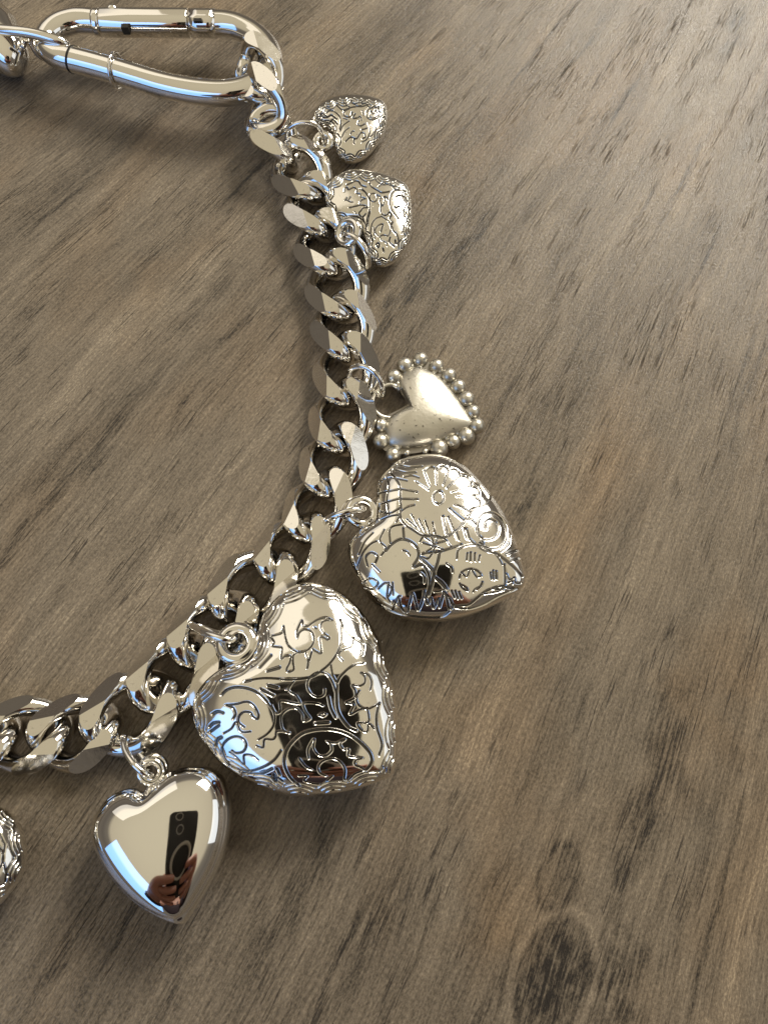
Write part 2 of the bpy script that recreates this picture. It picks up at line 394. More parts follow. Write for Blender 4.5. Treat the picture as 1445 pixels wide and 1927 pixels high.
def puffed_heart(name, mat, par, poly_px, zmid, thick, nth, ns, strokes, power=2.4, blur=.55, back=2.0, centre=None, patina_shade_gain=1.0, ridge=0.0, seed=0, dents=0.0):
    back = min(back, zmid/thick)*.995
    o2 = np.array([tuple(P(x, y, zmid))[:2] for x, y in poly_px])
    c = o2.mean(0) if centre is None else np.array(tuple(P(centre[0], centre[1], zmid))[:2])
    t, R = polar(o2, c, nth)
    k = np.fft.rfft(R); kk = np.arange(len(k))
    sig = 0.018
    def shape(s_arr, top, H):
        X = np.zeros((len(s_arr), nth)); Y = X.copy(); Z = X.copy()
        for i, s in enumerate(s_arr):
            g = blur*(1-s)**1.1+sig
            Rs = np.fft.irfft(k*np.exp(-.5*(kk*g)**2), nth)
            X[i] = c[0]+s*Rs*np.cos(t); Y[i] = c[1]+s*Rs*np.sin(t)
            Z[i] = zmid+(H if top else -H)*max(1-s**power, 0)**(1/power)
        return X, Y, Z
    def grid(nn):
        a = np.linspace(0, 1, nn)[1:]
        return np.sin(a*math.pi/2)**1.0
    st = grid(ns)
    X, Y, Z = shape(st, True, thick)
    if ridge:   # rolled rim step
        for i, s in enumerate(st):
            Z[i] -= ridge*math.exp(-((s-.93)/.028)**2)
    if dents:
        rs = np.random.RandomState(seed)
        for q in range(10):
            ax_, ay_ = rs.uniform(-1, 1, 2)*4; Z += dents*(1-st[:, None]**6)*np.sin(X*ax_+Y*ay_+rs.uniform(0, 6))*.12
    # engraving
    pat = np.zeros_like(X)
    if strokes:
        PX, PY = project(X, Y, Z)
        dep = seg_depth(PX, PY, strokes, None)
        dXi = np.gradient(np.stack([X, Y, Z], -1), axis=0)
        A = np.stack([X, Y, Z], -1); dT = (np.roll(A, -1, 1)-np.roll(A, 1, 1))
        nm = np.cross(dXi, dT); nm /= np.linalg.norm(nm, axis=2)[..., None]+1e-12
        if nm[0, 0, 2] < 0: nm = -nm
        A = A-nm*dep[..., None]; X, Y, Z = A[..., 0], A[..., 1], A[..., 2]
        mx = max(s[2] for s in strokes); pat = np.clip(dep/mx*1.9-.35, 0, 1)*patina_shade_gain  # grooves darkened: black patina, plus dark reflections put into colour on the polished hearts
    zc = zmid+thick
    verts = [np.array([[c[0], c[1], zc]]), np.stack([X, Y, Z], -1).reshape(-1, 3)]
    n1 = len(st)*nth
    sb = grid(26)[:-1][::-1]
    Xb, Yb, Zb = shape(sb, False, thick*back)
    verts += [np.stack([Xb, Yb, Zb], -1).reshape(-1, 3), np.array([[c[0], c[1], zmid-thick*back]])]
    V = np.vstack(verts); rows = len(st)+len(sb)
    i0 = 1+np.arange(rows-1)[:, None]*nth; j = np.arange(nth)[None, :]; j2 = (j+1) % nth
    Fq = np.stack([i0+j, i0+nth+j, i0+nth+j2, i0+j2], -1).reshape(-1, 4)
    top = [(0, 1+q, 1+(q+1) % nth) for q in range(nth)]
    lb = 1+(rows-1)*nth; bot = [(len(V)-1, lb+(q+1) % nth, lb+q) for q in range(nth)]
    o = obj(name, V, Fq.tolist()+top+bot, mat, par)
    at = o.data.attributes.new('patina_shade', 'FLOAT', 'POINT')
    pv = np.zeros(len(V), np.float32); pv[1:1+n1] = pat.ravel(); at.data.foreach_set('value', pv)
    return o
def S(lst, org, sc, hw, dp, smooth=5):
    out = []
    for item in lst:
        w = hw
        if isinstance(item, tuple): w, item = item[0]*hw, item[1]
        q = [(org[0]+x/sc, org[1]+y/sc) for x, y in item]
        out.append((cat_rom(q, smooth) if len(q) > 2 else np.array(q), w, dp))
    return out
def px_pts(l, org, sc): return np.array([(org[0]+x/sc, org[1]+y/sc) for x, y in l])

# ---- large scroll heart
ORG, ZS = (340, 1080), 3.3605
BIG_O = [(440, 515), (478, 440), (500, 345), (530, 262), (590, 180), (660, 115), (740, 75), (830, 62), (920, 75), (1010, 115), (1090, 180), (1160, 260), (1220, 350), (1270, 450), (1310, 570), (1345, 700), (1365, 830),
         (1374, 960), (1374, 1080), (1366, 1180), (1350, 1245), (1326, 1282), (1260, 1312), (1170, 1345), (1070, 1375), (950, 1400), (830, 1412), (700, 1405), (580, 1380), (470, 1340), (370, 1285), (280, 1220), (200, 1140),
         (130, 1050), (95, 970), (82, 880), (92, 800), (130, 725), (200, 650), (290, 590), (380, 560)]
BIG_S = [[(650, 330), (662, 400), (680, 450), (715, 482), (755, 495), (810, 475), (840, 430), (838, 385), (815, 355), (780, 350), (750, 370), (738, 405)],
 [(738, 405), (735, 360), (765, 295), (775, 325), (800, 330), (830, 310), (870, 285), (920, 275), (960, 290)],
 [(960, 290), (905, 295), (885, 330), (905, 370), (940, 400), (930, 415), (905, 400), (880, 400), (885, 440), (890, 500), (860, 490), (835, 475)],
 [(650, 330), (640, 370), (600, 385), (570, 395), (590, 430), (580, 455), (610, 460), (640, 470), (635, 535), (660, 520), (695, 520), (690, 560), (670, 600), (680, 620), (715, 605), (710, 560), (715, 510), (750, 492)],
 [(790, 500), (805, 540), (800, 600), (812, 550), (828, 495)], [(845, 335), (860, 342)],
 (1.2, [(1010, 290), (1015, 360), (1015, 430), (990, 500), (940, 570), (880, 620), (820, 655), (700, 668), (560, 660), (480, 665), (410, 682)]),
 [(1010, 290), (1030, 340), (1060, 380), (1090, 405), (1080, 460), (1030, 475), (1000, 510), (1025, 548)], (1.5, [(1090, 405), (1150, 440), (1155, 470), (1148, 510)]),
 [(910, 730), (905, 765), (870, 780), (830, 765), (802, 720), (805, 675), (840, 635), (890, 622), (930, 640), (962, 690), (980, 750)],
 (1.7, [(985, 740), (990, 840), (1010, 900), (1060, 965), (1110, 992)]), (1.3, [(990, 690), (1010, 650), (1060, 600), (1110, 570), (1158, 562)]), [(950, 580), (962, 640), (990, 700), (985, 760)],
 [(1140, 625), (1165, 650), (1165, 690), (1130, 710), (1085, 705), (1105, 740), (1100, 785), (1045, 815), (1095, 830), (1070, 890), (1130, 860), (1180, 850)],
 [(1130, 740), (1112, 780), (1125, 830), (1180, 855), (1230, 835), (1258, 820)], [(1140, 625), (1190, 640), (1210, 690), (1200, 735)],
 (1.5, [(1258, 820), (1240, 900), (1245, 980), (1275, 1080), (1255, 1150)]), [(1180, 850), (1190, 900), (1185, 940), (1120, 945), (1140, 985), (1180, 1000), (1190, 950), (1225, 980)],
 (1.6, [(255, 768), (290, 735), (345, 718), (420, 725), (490, 755), (545, 810)]), [(545, 810), (585, 870), (595, 920), (580, 975), (540, 1020), (490, 1050)],
 (1.3, [(285, 830), (330, 850), (345, 890), (330, 920)]), (1.2, [(285, 830), (350, 825), (420, 810), (465, 840), (490, 890), (485, 920), (455, 905), (440, 880), (400, 875), (370, 900), (365, 940), (400, 970)]),
 (1.8, [(500, 590), (570, 515)]), (1.9, [(548, 615), (625, 592)]), (1.8, [(405, 682), (440, 674)]), (2, [(555, 705), (612, 720)]), (2, [(510, 730), (585, 770)]), (1.8, [(200, 888), (230, 872), (265, 880)]),
 (1.8, [(180, 970), (205, 945), (240, 940)]), (1.5, [(185, 1000), (240, 960)]), (2, [(220, 1090), (230, 1050), (255, 1035)]), (2, [(588, 1275), (595, 1310)]), (2, [(610, 1240), (625, 1275)]),
 [(715, 680), (680, 735), (730, 770), (755, 820), (700, 815), (630, 805), (630, 870), (600, 880), (575, 835)],
 [(690, 1008), (650, 990), (635, 940), (640, 890), (680, 855), (730, 850), (770, 890), (775, 930), (820, 915), (790, 870), (775, 825), (800, 815), (860, 820), (900, 835)],
 [(875, 895), (895, 882), (920, 888), (900, 903), (875, 895)], (1.9, [(855, 945), (935, 940)]), (1.6, [(935, 780), (950, 850), (980, 910)]),
 [(480, 1090), (520, 1100), (530, 1050), (580, 1050), (600, 1030), (605, 1000), (640, 995), (690, 1008)],
 (1.7, [(750, 1345), (690, 1290), (655, 1210), (665, 1130), (700, 1070), (770, 1010), (860, 985), (960, 985), (1060, 1015), (1140, 1070), (1195, 1130), (1210, 1180), (1195, 1220), (1165, 1250)]),
 [(810, 1170), (805, 1110), (845, 1045), (840, 1100), (870, 1145), (920, 1150), (955, 1120), (950, 1080), (925, 1060)],
 [(925, 1060), (980, 1070), (1040, 1045), (1010, 1075), (1030, 1110), (1065, 1110), (1060, 1150), (1100, 1160), (1150, 1165), (1110, 1180), (1105, 1210), (1160, 1240), (1100, 1270), (1060, 1310), (1035, 1300)],
 [(1035, 1300), (1040, 1240), (1010, 1190), (960, 1168), (900, 1185), (870, 1220), (880, 1260), (920, 1280)], [(750, 1170), (790, 1220), (830, 1240)], [(745, 1280), (800, 1280), (780, 1310), (840, 1330), (900, 1330), (960, 1280)],
 (1.2, [(325, 1120), (350, 1135), (395, 1125), (415, 1085), (395, 1045), (345, 1030), (295, 1050), (262, 1095), (270, 1150), (300, 1200), (350, 1240), (430, 1250), (520, 1225), (590, 1180), (635, 1120)]),
 (1.5, [(390, 1262), (500, 1268), (580, 1235)]), [(310, 1130), (350, 1160), (400, 1210), (400, 1150), (450, 1150), (490, 1180)], [(270, 1010), (320, 980), (350, 940), (380, 1000), (440, 1000)], (1.4, [(570, 1290), (600, 1325), (610, 1292), (650, 1320)])]
bo = px_pts(BIG_O, ORG, ZS)
c_ = P(560, 1300, 0)
big = thing('scroll_heart_charm', 'largest puffed silver heart charm engraved with scrolls and leaves, below the flower heart', 'heart charm', c_, 'heart charms on the chain')
st = S(BIG_S, ORG, ZS, 1.42, .040)+scallops(cat_rom(bo, 6, True), 19, 5, 5.5, 8, 1.0, .024, .35)
puffed_heart('heart_body', M_ENGR, big, bo, .68, .70, 1150, 250, st, power=2.6, blur=.6, centre=(548, 1305), patina_shade_gain=.8, seed=3, dents=.13)

# ---- smooth heart
SO = [(850, 950), (890, 893), (960, 828), (1040, 792), (1130, 783), (1210, 803), (1268, 855), (1302, 950), (1314, 1060), (1302, 1180), (1265, 1310), (1210, 1430), (1140, 1550), (1085, 1635), (1044, 1684), (960, 1668),
      (860, 1620), (760, 1550), (660, 1445), (590, 1340), (545, 1245), (527, 1170), (535, 1100), (562, 1045), (620, 970), (700, 922), (780, 912)]
so = px_pts(SO, (0, 1180), 3.0104)
c_ = P(308, 1590, 0)
smh = thing('smooth_heart_charm', 'smooth mirror-polished puffed heart charm with no engraving, nearest the bottom', 'heart charm', c_, 'heart charms on the chain')
puffed_heart('heart_body', M_SMOOTH, smh, so, .62, .60, 800, 120, None, power=2.25, blur=.85, centre=(288, 1562), ridge=.02, seed=1, dents=.015)

# ---- flower heart
FO_ = (640, 640); FZ = 3.5027
FO = [(218, 1205), (236, 1110), (236, 1000), (265, 910), (330, 840), (420, 790), (540, 765), (640, 765), (730, 790), (830, 850), (920, 940), (1010, 1050), (1090, 1180), (1150, 1320), (1190, 1450), (1215, 1560), (1210, 1622),
      (1150, 1672), (1050, 1730), (930, 1790), (800, 1835), (650, 1855), (500, 1850), (380, 1825), (270, 1770), (180, 1690), (110, 1590), (60, 1480), (48, 1400), (70, 1330), (130, 1262)]
circ = lambda cx, cy, rx, ry, a0=0, a1=360, n_=20: [(cx+rx*math.cos(math.radians(a0+(a1-a0)*k/n_)), cy+ry*math.sin(math.radians(a0+(a1-a0)*k/n_))) for k in range(n_+1)]
FS = [(1.3, circ(650, 1035, 36, 43)), (1.2, [(555, 860), (592, 955)]), (1.2, [(635, 845), (636, 945)]), (1.2, [(715, 860), (682, 950)]), (1.2, [(790, 895), (705, 972)]), [(860, 960), (735, 998)], (1.3, [(890, 1022), (770, 1026)]),
 [(850, 1130), (790, 1095), (755, 1085)], (1.7, [(820, 1190), (770, 1150), (725, 1110)]), (1.8, [(705, 1275), (690, 1210), (680, 1160)]), (1.5, [(750, 1250), (730, 1200), (715, 1165)]), [(500, 930), (585, 985)], [(400, 980), (510, 1000)], [(390, 1045), (515, 1048)], [(400, 1130), (440, 1100), (490, 1085)],
 (1.3, [(555, 860), (580, 838), (612, 835), (635, 847), (670, 830), (700, 840), (715, 860), (750, 850), (780, 868), (790, 895), (830, 900), (858, 930), (862, 960), (900, 975), (915, 1010), (890, 1035), (920, 1060), (905, 1100), (860, 1115), (855, 1150), (820, 1190)]),
 (1.4, [(400, 1100), (395, 1160), (430, 1215), (480, 1250), (540, 1285), (600, 1290), (680, 1300), (740, 1272), (790, 1235), (820, 1190)]), [(440, 1180), (500, 1230)], [(470, 1150), (530, 1250)], [(520, 1180), (560, 1262)], [(560, 1190), (590, 1275)], [(610, 1200), (630, 1285)],
 (1.2, [(905, 1100), (960, 1080), (990, 1045), (1000, 1000)]), [(860, 930), (920, 960), (985, 1050)], [(730, 790), (720, 840)], [(800, 880), (860, 900), (900, 960)],
 (1.2, [(330, 870), (390, 950), (395, 1040), (400, 1120), (370, 1200)]), [(260, 930), (330, 905), (440, 925)], [(250, 1010), (320, 995), (400, 980)], [(265, 1080), (330, 1060), (390, 1045)], [(262, 1130), (330, 1140), (395, 1105)], [(260, 1185), (330, 1160), (395, 1150)],
 [(300, 900), (320, 960), (305, 1060), (320, 1150)], [(350, 850), (430, 870), (500, 870)], [(380, 820), (460, 835), (540, 830)], [(420, 900), (470, 890), (520, 905)],
 (1.6, [(960, 1245), (958, 1205), (990, 1182), (1030, 1202), (1046, 1245), (1030, 1292), (980, 1315), (930, 1300), (905, 1250), (912, 1190), (950, 1145), (1010, 1140), (1065, 1180), (1095, 1250), (1090, 1320), (1050, 1365), (980, 1370), (925, 1335)]),
 (1.3, [(1120, 1290), (1110, 1350), (1060, 1392)]), (1.5, [(820, 1240), (850, 1300), (900, 1350), (960, 1388), (1020, 1402), (1080, 1440), (1150, 1500), (1205, 1562)]), (1.2, [(820, 1190), (860, 1180), (900, 1220), (920, 1290), (950, 1340)]),
 (3, [(830, 1250), (845, 1300)]), (2.2, [(760, 1260), (780, 1310)]), [(840, 1160), (900, 1100)], (2, [(1100, 1410), (1165, 1385)]), (1.6, [(1130, 1455), (1180, 1435)]), [(1020, 1402), (1050, 1440), (1070, 1480)],
 [(560, 1300), (620, 1345)], [(598, 1288), (620, 1345)], [(650, 1295), (620, 1345)], [(700, 1320), (620, 1345)], [(545, 1335), (620, 1360)], [(560, 1400), (620, 1360)], [(600, 1420), (625, 1365)], [(680, 1380), (620, 1355)],
 [(525, 1330), (545, 1300), (590, 1285), (640, 1290), (690, 1310), (720, 1345), (740, 1370)], (1.5, [(540, 1410), (580, 1400), (650, 1395), (700, 1380), (760, 1360), (800, 1345)]),
 (1.7, [(300, 1390), (340, 1345), (400, 1312), (460, 1325), (508, 1370), (515, 1430), (480, 1497), (540, 1480), (578, 1530), (590, 1600), (575, 1680), (560, 1705)]), (2.3, [(520, 1430), (575, 1480), (618, 1530), (605, 1600), (580, 1680)]),
 (1.8, [(655, 1400), (640, 1470), (618, 1530)]), [(330, 1340), (330, 1240), (410, 1215)], (1.4, [(415, 1240), (420, 1310)]), [(540, 1430), (580, 1440), (600, 1410)], (2.6, [(630, 1570), (670, 1600), (700, 1640)]), [(700, 1640), (660, 1655), (620, 1660)],
 (1.2, circ(862, 1582, 78, 74, 190, 330)), (1.2, circ(862, 1582, 78, 74, 10, 60)), (1.2, circ(862, 1582, 78, 74, 110, 160)), [(790, 1610), (830, 1630), (845, 1655)], [(930, 1625), (895, 1640), (878, 1662)], [(800, 1530), (835, 1560), (862, 1510), (900, 1560), (935, 1555)],
 (1.3, [(770, 1440), (782, 1380), (840, 1350), (930, 1355), (1010, 1402)]), (1.5, [(1085, 1480), (1090, 1560), (1080, 1640), (1000, 1640), (940, 1672), (860, 1740), (800, 1752), (750, 1752), (720, 1702), (680, 1662)]),
 (1.3, [(840, 1405), (835, 1450)]), (1.5, [(862, 1400), (860, 1455)]), (1.3, [(890, 1405), (888, 1455)]), (1.3, [(922, 1420), (915, 1455)]), (1.5, [(993, 1535), (1000, 1575)]), (1.5, [(1010, 1520), (1015, 1578)]), (1.5, [(1030, 1525), (1032, 1575)]),
 (1.3, [(735, 1655), (755, 1700)]), (1.3, [(760, 1655), (778, 1705)]), (1.3, [(785, 1662), (802, 1705)]), (1.3, [(700, 1475), (735, 1500), (740, 1530)]), (1.3, [(530, 1535), (555, 1560), (555, 1600)]), [(415, 1385), (440, 1395), (460, 1420)],
 (1.4, [(385, 1700), (405, 1770), (440, 1800), (462, 1720), (478, 1670), (500, 1740), (515, 1785), (548, 1700), (556, 1655), (575, 1745), (600, 1700), (615, 1770), (650, 1705), (655, 1765), (690, 1660), (720, 1775), (750, 1750)]), [(340, 1790), (380, 1700), (400, 1690)],
 (1.3, [(100, 1600), (200, 1715), (350, 1795), (520, 1825), (660, 1828), (720, 1790)]), (1.4, [(760, 1765), (850, 1772), (950, 1742), (1050, 1685), (1170, 1640)]), [(870, 1730), (930, 1680), (1010, 1668), (1080, 1650)], (1.6, [(1000, 1640), (1060, 1625), (1150, 1640)]),
 [(1100, 1540), (1120, 1580), (1150, 1565), (1160, 1600), (1195, 1602)], [(1105, 1600), (1135, 1590), (1140, 1610)], [(110, 1500), (150, 1400), (200, 1345), (240, 1325)], (1.2, [(180, 1490), (168, 1430), (205, 1400), (245, 1425), (230, 1470)]),
 [(150, 1600), (200, 1570), (250, 1600), (215, 1640), (165, 1635)], [(250, 1640), (300, 1600), (340, 1640), (320, 1690)], [(320, 1600), (310, 1690), (330, 1730)], [(345, 1600), (350, 1680)], [(140, 1660), (230, 1730), (330, 1770)], [(120, 1420), (160, 1330), (215, 1270)], [(270, 1420), (300, 1370), (260, 1320), (290, 1250)], [(210, 1480), (260, 1530)]]
fo = px_pts(FO, FO_, FZ)
c_ = P(825, 1010, 0)
flw = thing('flower_heart_charm', 'puffed silver heart charm engraved with a large daisy and a spiral, beside the chain', 'heart charm', c_, 'heart charms on the chain')
puffed_heart('heart_body', M_ENGR, flw, fo, .57, .58, 1050, 220, S(FS, FO_, FZ, 1.35, .036), power=2.55, blur=.6, centre=(805, 1020), patina_shade_gain=.75, seed=5, dents=.13)

# ---- two small filigree hearts
H2O = [(545, 850), (445, 790), (330, 775), (230, 720), (150, 640), (100, 560), (85, 450), (95, 370), (130, 300), (180, 230), (260, 160), (370, 110), (450, 90), (560, 92), (680, 108), (800, 130), (920, 162), (1040, 208), (1130, 250), (1200, 305),
       (1235, 380), (1250, 480), (1262, 600), (1265, 750), (1255, 900), (1220, 1040), (1150, 1170), (1050, 1290), (950, 1352), (880, 1372), (800, 1365), (725, 1310), (680, 1200), (640, 1080), (600, 960)]
H2S = [(1.4, [(590, 320), (650, 390), (685, 470), (690, 550), (680, 650), (655, 740), (650, 830)]), [(700, 630), (672, 740), (670, 830)],
 (1.3, [(345, 360), (355, 310), (385, 300), (400, 330), (440, 310), (480, 300), (520, 340), (510, 380), (560, 390), (570, 430), (630, 450), (580, 470), (560, 500), (550, 540), (490, 560), (410, 575)]),
 (1.3, [(560, 540), (620, 545), (660, 575), (600, 580), (570, 620), (545, 650), (560, 690), (600, 700), (635, 660)]), [(600, 720), (600, 770)], (1.5, [(380, 260), (430, 240), (490, 210), (540, 220), (580, 270), (640, 290)]),
 (1.5, [(690, 240), (720, 290), (800, 340), (860, 370), (960, 355)]), (1.3, [(810, 290), (850, 260), (880, 235), (950, 260), (1030, 285)]), [(760, 380), (700, 390), (690, 440), (720, 490), (770, 490), (790, 440), (780, 400)],
 (1.3, [(790, 400), (840, 430), (830, 490), (870, 550), (900, 460), (880, 430), (920, 430), (940, 470)]), (1.5, [(850, 550), (840, 600), (860, 660), (910, 680), (960, 640), (985, 680), (960, 720), (1000, 770), (990, 800)]),
 (1.6, [(1090, 325), (1020, 350), (980, 410), (965, 500), (985, 590), (1020, 650), (1080, 725)]), (1.6, [(1050, 430), (1080, 410), (1120, 420), (1160, 430), (1180, 490)]), (1.6, [(1030, 565), (1050, 580), (1090, 560)]),
 [(850, 695), (780, 720), (730, 780), (710, 850), (700, 950), (720, 1040)], (1.6, [(980, 800), (1000, 850), (1020, 900), (1060, 940), (1090, 1040), (1050, 1070), (1040, 1020)]), [(850, 695), (920, 740), (970, 810), (975, 890), (940, 960), (880, 950), (835, 960)],
 (1.3, [(870, 800), (860, 860), (840, 900)]), [(870, 800), (820, 810), (770, 860), (770, 920), (810, 970)], [(835, 960), (850, 1020), (920, 1060), (930, 1100)], (1.4, [(970, 980), (960, 1050), (1030, 1110)]), (1.5, [(780, 1070), (810, 1060), (820, 1100), (800, 1120), (780, 1080)]),
 (1.5, [(870, 1130), (885, 1180)]), [(370, 470), (430, 500), (460, 500)], [(380, 440), (350, 480)], [(430, 430), (400, 470)], [(480, 630), (500, 660)], [(1100, 640), (1150, 700), (1190, 640)], [(1110, 800), (1160, 850), (1130, 930)], [(740, 840), (760, 1000)], [(1120, 480), (1130, 600), (1180, 640)],
 [(620, 360), (560, 320)], [(1150, 330), (1190, 400), (1200, 520)]]
H1O = [(430, 605), (330, 560), (250, 525), (200, 485), (200, 420), (235, 355), (285, 300), (350, 250), (430, 210), (520, 182), (640, 165), (740, 158), (860, 165), (980, 182), (1080, 212), (1150, 238), (1195, 280), (1215, 350), (1218, 450), (1205, 540),
       (1170, 650), (1110, 755), (1030, 860), (940, 955), (840, 1015), (740, 1042), (640, 1030), (565, 985), (508, 890), (482, 790), (475, 700)]
H1S = [(1.4, [(520, 240), (560, 290), (620, 330), (700, 300), (800, 280), (880, 280), (960, 250)]), (1.3, [(620, 210), (660, 260), (700, 285)]), (1.5, [(730, 190), (740, 230), (800, 240), (860, 200), (880, 240), (960, 230)]),
 (1.5, [(700, 310), (640, 340), (630, 390), (660, 420), (720, 420), (740, 360)]), (1.3, [(780, 380), (750, 440), (800, 440), (850, 420), (870, 470)]), (1.3, [(960, 320), (935, 360), (950, 430), (1010, 465), (1080, 450), (1112, 390), (1090, 310), (1030, 285), (960, 320)]),
 [(985, 400), (1000, 340), (1030, 390), (1060, 330), (1085, 390)], [(980, 420), (1040, 440), (1090, 410)], (1.3, [(830, 480), (820, 530), (860, 545), (910, 520)]), (1.3, [(870, 600), (940, 580)]), (1.2, [(960, 510), (985, 590), (970, 680), (930, 740), (870, 770)]),
 [(720, 660), (740, 620), (770, 620)], (1.4, [(650, 760), (720, 700), (800, 720), (860, 640), (910, 660), (920, 700), (880, 720)]), (1.4, [(770, 720), (770, 790)]), [(600, 700), (640, 620), (700, 570)], [(580, 620), (620, 540), (700, 480)], (1.6, [(390, 370), (420, 340), (480, 340)]),
 (1.8, [(340, 430), (400, 430), (450, 400), (480, 410), (530, 450)]), (1.6, [(440, 500), (480, 460), (540, 520)]), (1.4, [(300, 400), (340, 380), (400, 420)]), [(260, 450), (300, 480), (340, 470)], (1.2, [(480, 340), (560, 400), (590, 500), (570, 600)]), [(330, 320), (380, 290), (440, 300)], [(1010, 540), (1070, 580), (1040, 640), (990, 700)], [(880, 340), (900, 400)], [(620, 440), (680, 460)]]
rims = {}
def filigree(poly, strokes, org, centre, zmid, thick, label, nsc, cc):
    po = px_pts(poly, org, 7.225)
    t_ = thing('filigree_heart_charm', label, 'heart charm', P(centre[0], centre[1], 0), 'heart charms on the chain')
    stt = S(strokes, org, 7.225, .95, .028)+scallops(cat_rom(po, 6, True), nsc, 1.5, 3.4, 7.0, .85, .026, .2)
    puffed_heart('heart_body', M_ANT, t_, po, zmid, thick, 900, 170, stt, back=.9, power=2.9, blur=.8, centre=cc, patina_shade_gain=.95, seed=8, dents=.03)
    return t_
h2 = filigree(H2O, H2S, (600, 310), (695, 405), .38, .27, 'small oxidised filigree heart charm lying flat against the chain, with scalloped rim', 17, (703, 405))
h1 = filigree(H1O, H1S, (560, 160), (660, 240), .24, .25, 'smallest filigree heart charm, topmost, tilted beside the snap hook end of the chain', 15, (662, 237))

# ---- beaded heart
BH = [(462, 432), (430, 385), (395, 320), (400, 255), (440, 210), (500, 190), (560, 203), (640, 245), (720, 325), (790, 420), (850, 510), (872, 562), (800, 600), (700, 640), (600, 680), (500, 702), (400, 705), (330, 682), (308, 620), (312, 550), (345, 502), (410, 468)]
bpx = px_pts(BH, FO_, FZ); bpx = bpx.mean(0)+(bpx-bpx.mean(0))*1.04
c_ = P(800, 770, 0)
bd = thing('beaded_heart_charm', 'satin plain heart charm ringed with little beads, just above the flower heart', 'heart charm', c_, 'heart charms on the chain')
puffed_heart('heart_body', M_CAST, bd, bpx, .26, .26, 360, 90, None, power=2.0, blur=.25, centre=(782, 783), seed=2, dents=.02)
cen = bpx.mean(0)
pl = cen+(bpx-cen)*1.17
o2 = np.array([tuple(P(x, y, .2))[:2] for x, y in cat_rom(pl, 5, True)])
nn = len(o2)
Vp = np.vstack([np.c_[o2, np.full(nn, .27)], np.c_[o2, np.full(nn, .13)]])
obj('rim_plate', Vp, [tuple(range(nn)), tuple(range(2*nn-1, nn-1, -1))]+[(i, (i+1) % nn, nn+(i+1) % nn, nn+i) for i in range(nn)], M_CASTD, bd, smooth=False)
BE = [(350, 230), (425, 150), (525, 115), (635, 150), (725, 215), (800, 300), (850, 390), (890, 475), (920, 575), (850, 645), (760, 685), (660, 730), (335, 770), (255, 675), (245, 565)]
for (x, y) in BE:
    q = P(640+x/FZ, 640+y/FZ, .26); cc = P(782, 783, .26); d = (cc-q).normalized()
    rr = random.uniform(.135, .168); q = q+d*.06+Vector((random.uniform(-.02, .02), random.uniform(-.02, .02), 0))
    v1 = sphere(q, rr, 18, 10); v2 = tube([q+d*.04, q+d*.14, q+d*.30], [.075, .055, .085], seg=10)
    v3 = sphere(q+d*.235, .075, 12, 8)
    obj('bead', *merge(v1, v2, v3), M_CAST, bd)
for (x, y) in ((660, 200), (700, 245), (757, 335), (810, 410), (862, 500), (440, 745), (560, 735), (300, 640), (470, 175)):
    q = P(640+x/FZ, 640+y/FZ, .26)
    obj('small_bead', *sphere(q, .062, 12, 8), M_CAST, bd)

# ---- heart cut by the left edge, low
lo = np.array([(-95, 1560), (-60, 1532), (-20, 1518), (8, 1524), (30, 1545), (43, 1580), (46, 1615), (38, 1650), (18, 1680), (-10, 1712), (-50, 1745), (-95, 1775), (-135, 1745), (-180, 1705), (-215, 1655), (-228, 1600), (-215, 1550), (-180, 1522), (-140, 1525)])
c_ = P(-90, 1640, 0)
lh = thing('engraved_heart_charm', 'engraved puffed heart charm cut off by the left edge, lower left corner', 'heart charm', c_, 'heart charms on the chain')
sl = scallops(cat_rom(lo, 8, True), 14, 5, 6, 9, 1.6, .03, .1)+[(np.array(circ(-15, 1615, 22, 26)), 1.6, .03), (np.array(circ(-20, 1660, 15, 12)), 1.6, .03), (np.array([(-5, 1560), (10, 1590), (5, 1620), (15, 1650)]), 1.6, .03)]
puffed_heart('heart_body', M_ENGR, lh, lo, .6, .55, 700, 140, sl, power=2.3, blur=.5, centre=(-92, 1635), patina_shade_gain=.9, seed=4, dents=.02)
V, Fc = ring(P(-95, 1530, .6), .22, .07, (1, 0, .2)); obj('bail', V, Fc, M_CHROME, lh)

# ---- charm cut by the left edge, top
to = np.array([(-30, 66), (-18, 30), (-2, 14), (14, 18), (32, 36), (40, 52), (50, 78), (52, 100), (38, 124), (18, 133), (-8, 126), (-38, 110), (-70, 95), (-95, 76), (-80, 55), (-55, 48)])
c_ = P(-20, 80, 0)
th_ = thing('puffed_heart_charm', 'puffed silver charm cut off by the left edge, beside the snap hook', 'heart charm', c_, 'heart charms on the chain')
puffed_heart('heart_body', M_ENGR, th_, to, .55, .52, 300, 80, [(np.array([(20, 90), (35, 100), (30, 120)]), 1.6, .03)], power=2.1, blur=.5, centre=(2, 76), seed=6, dents=.05)

# ---------------------------------------------------------------- bails and jump rings
def ring_px(px, py, z, Rpx, r, normal, **k):
    return ring(P(px, py, z), Rpx*scale_at(px, py, z), r, normal, **k)
def add_ring(name, par, mat, *a, **k):
    V, Fc = ring_px(*a, **k); return obj(name, V, Fc, mat, par)
def wire_loop(name, par, mat, pts, r, closed=True, seg=14):
    C = [tuple(P(x, y, z)) for x, y, z in pts]
    V, Fc = tube(cat_rom(C, 8, closed), r, closed=closed, seg=seg); return obj(name, V, Fc, mat, par)
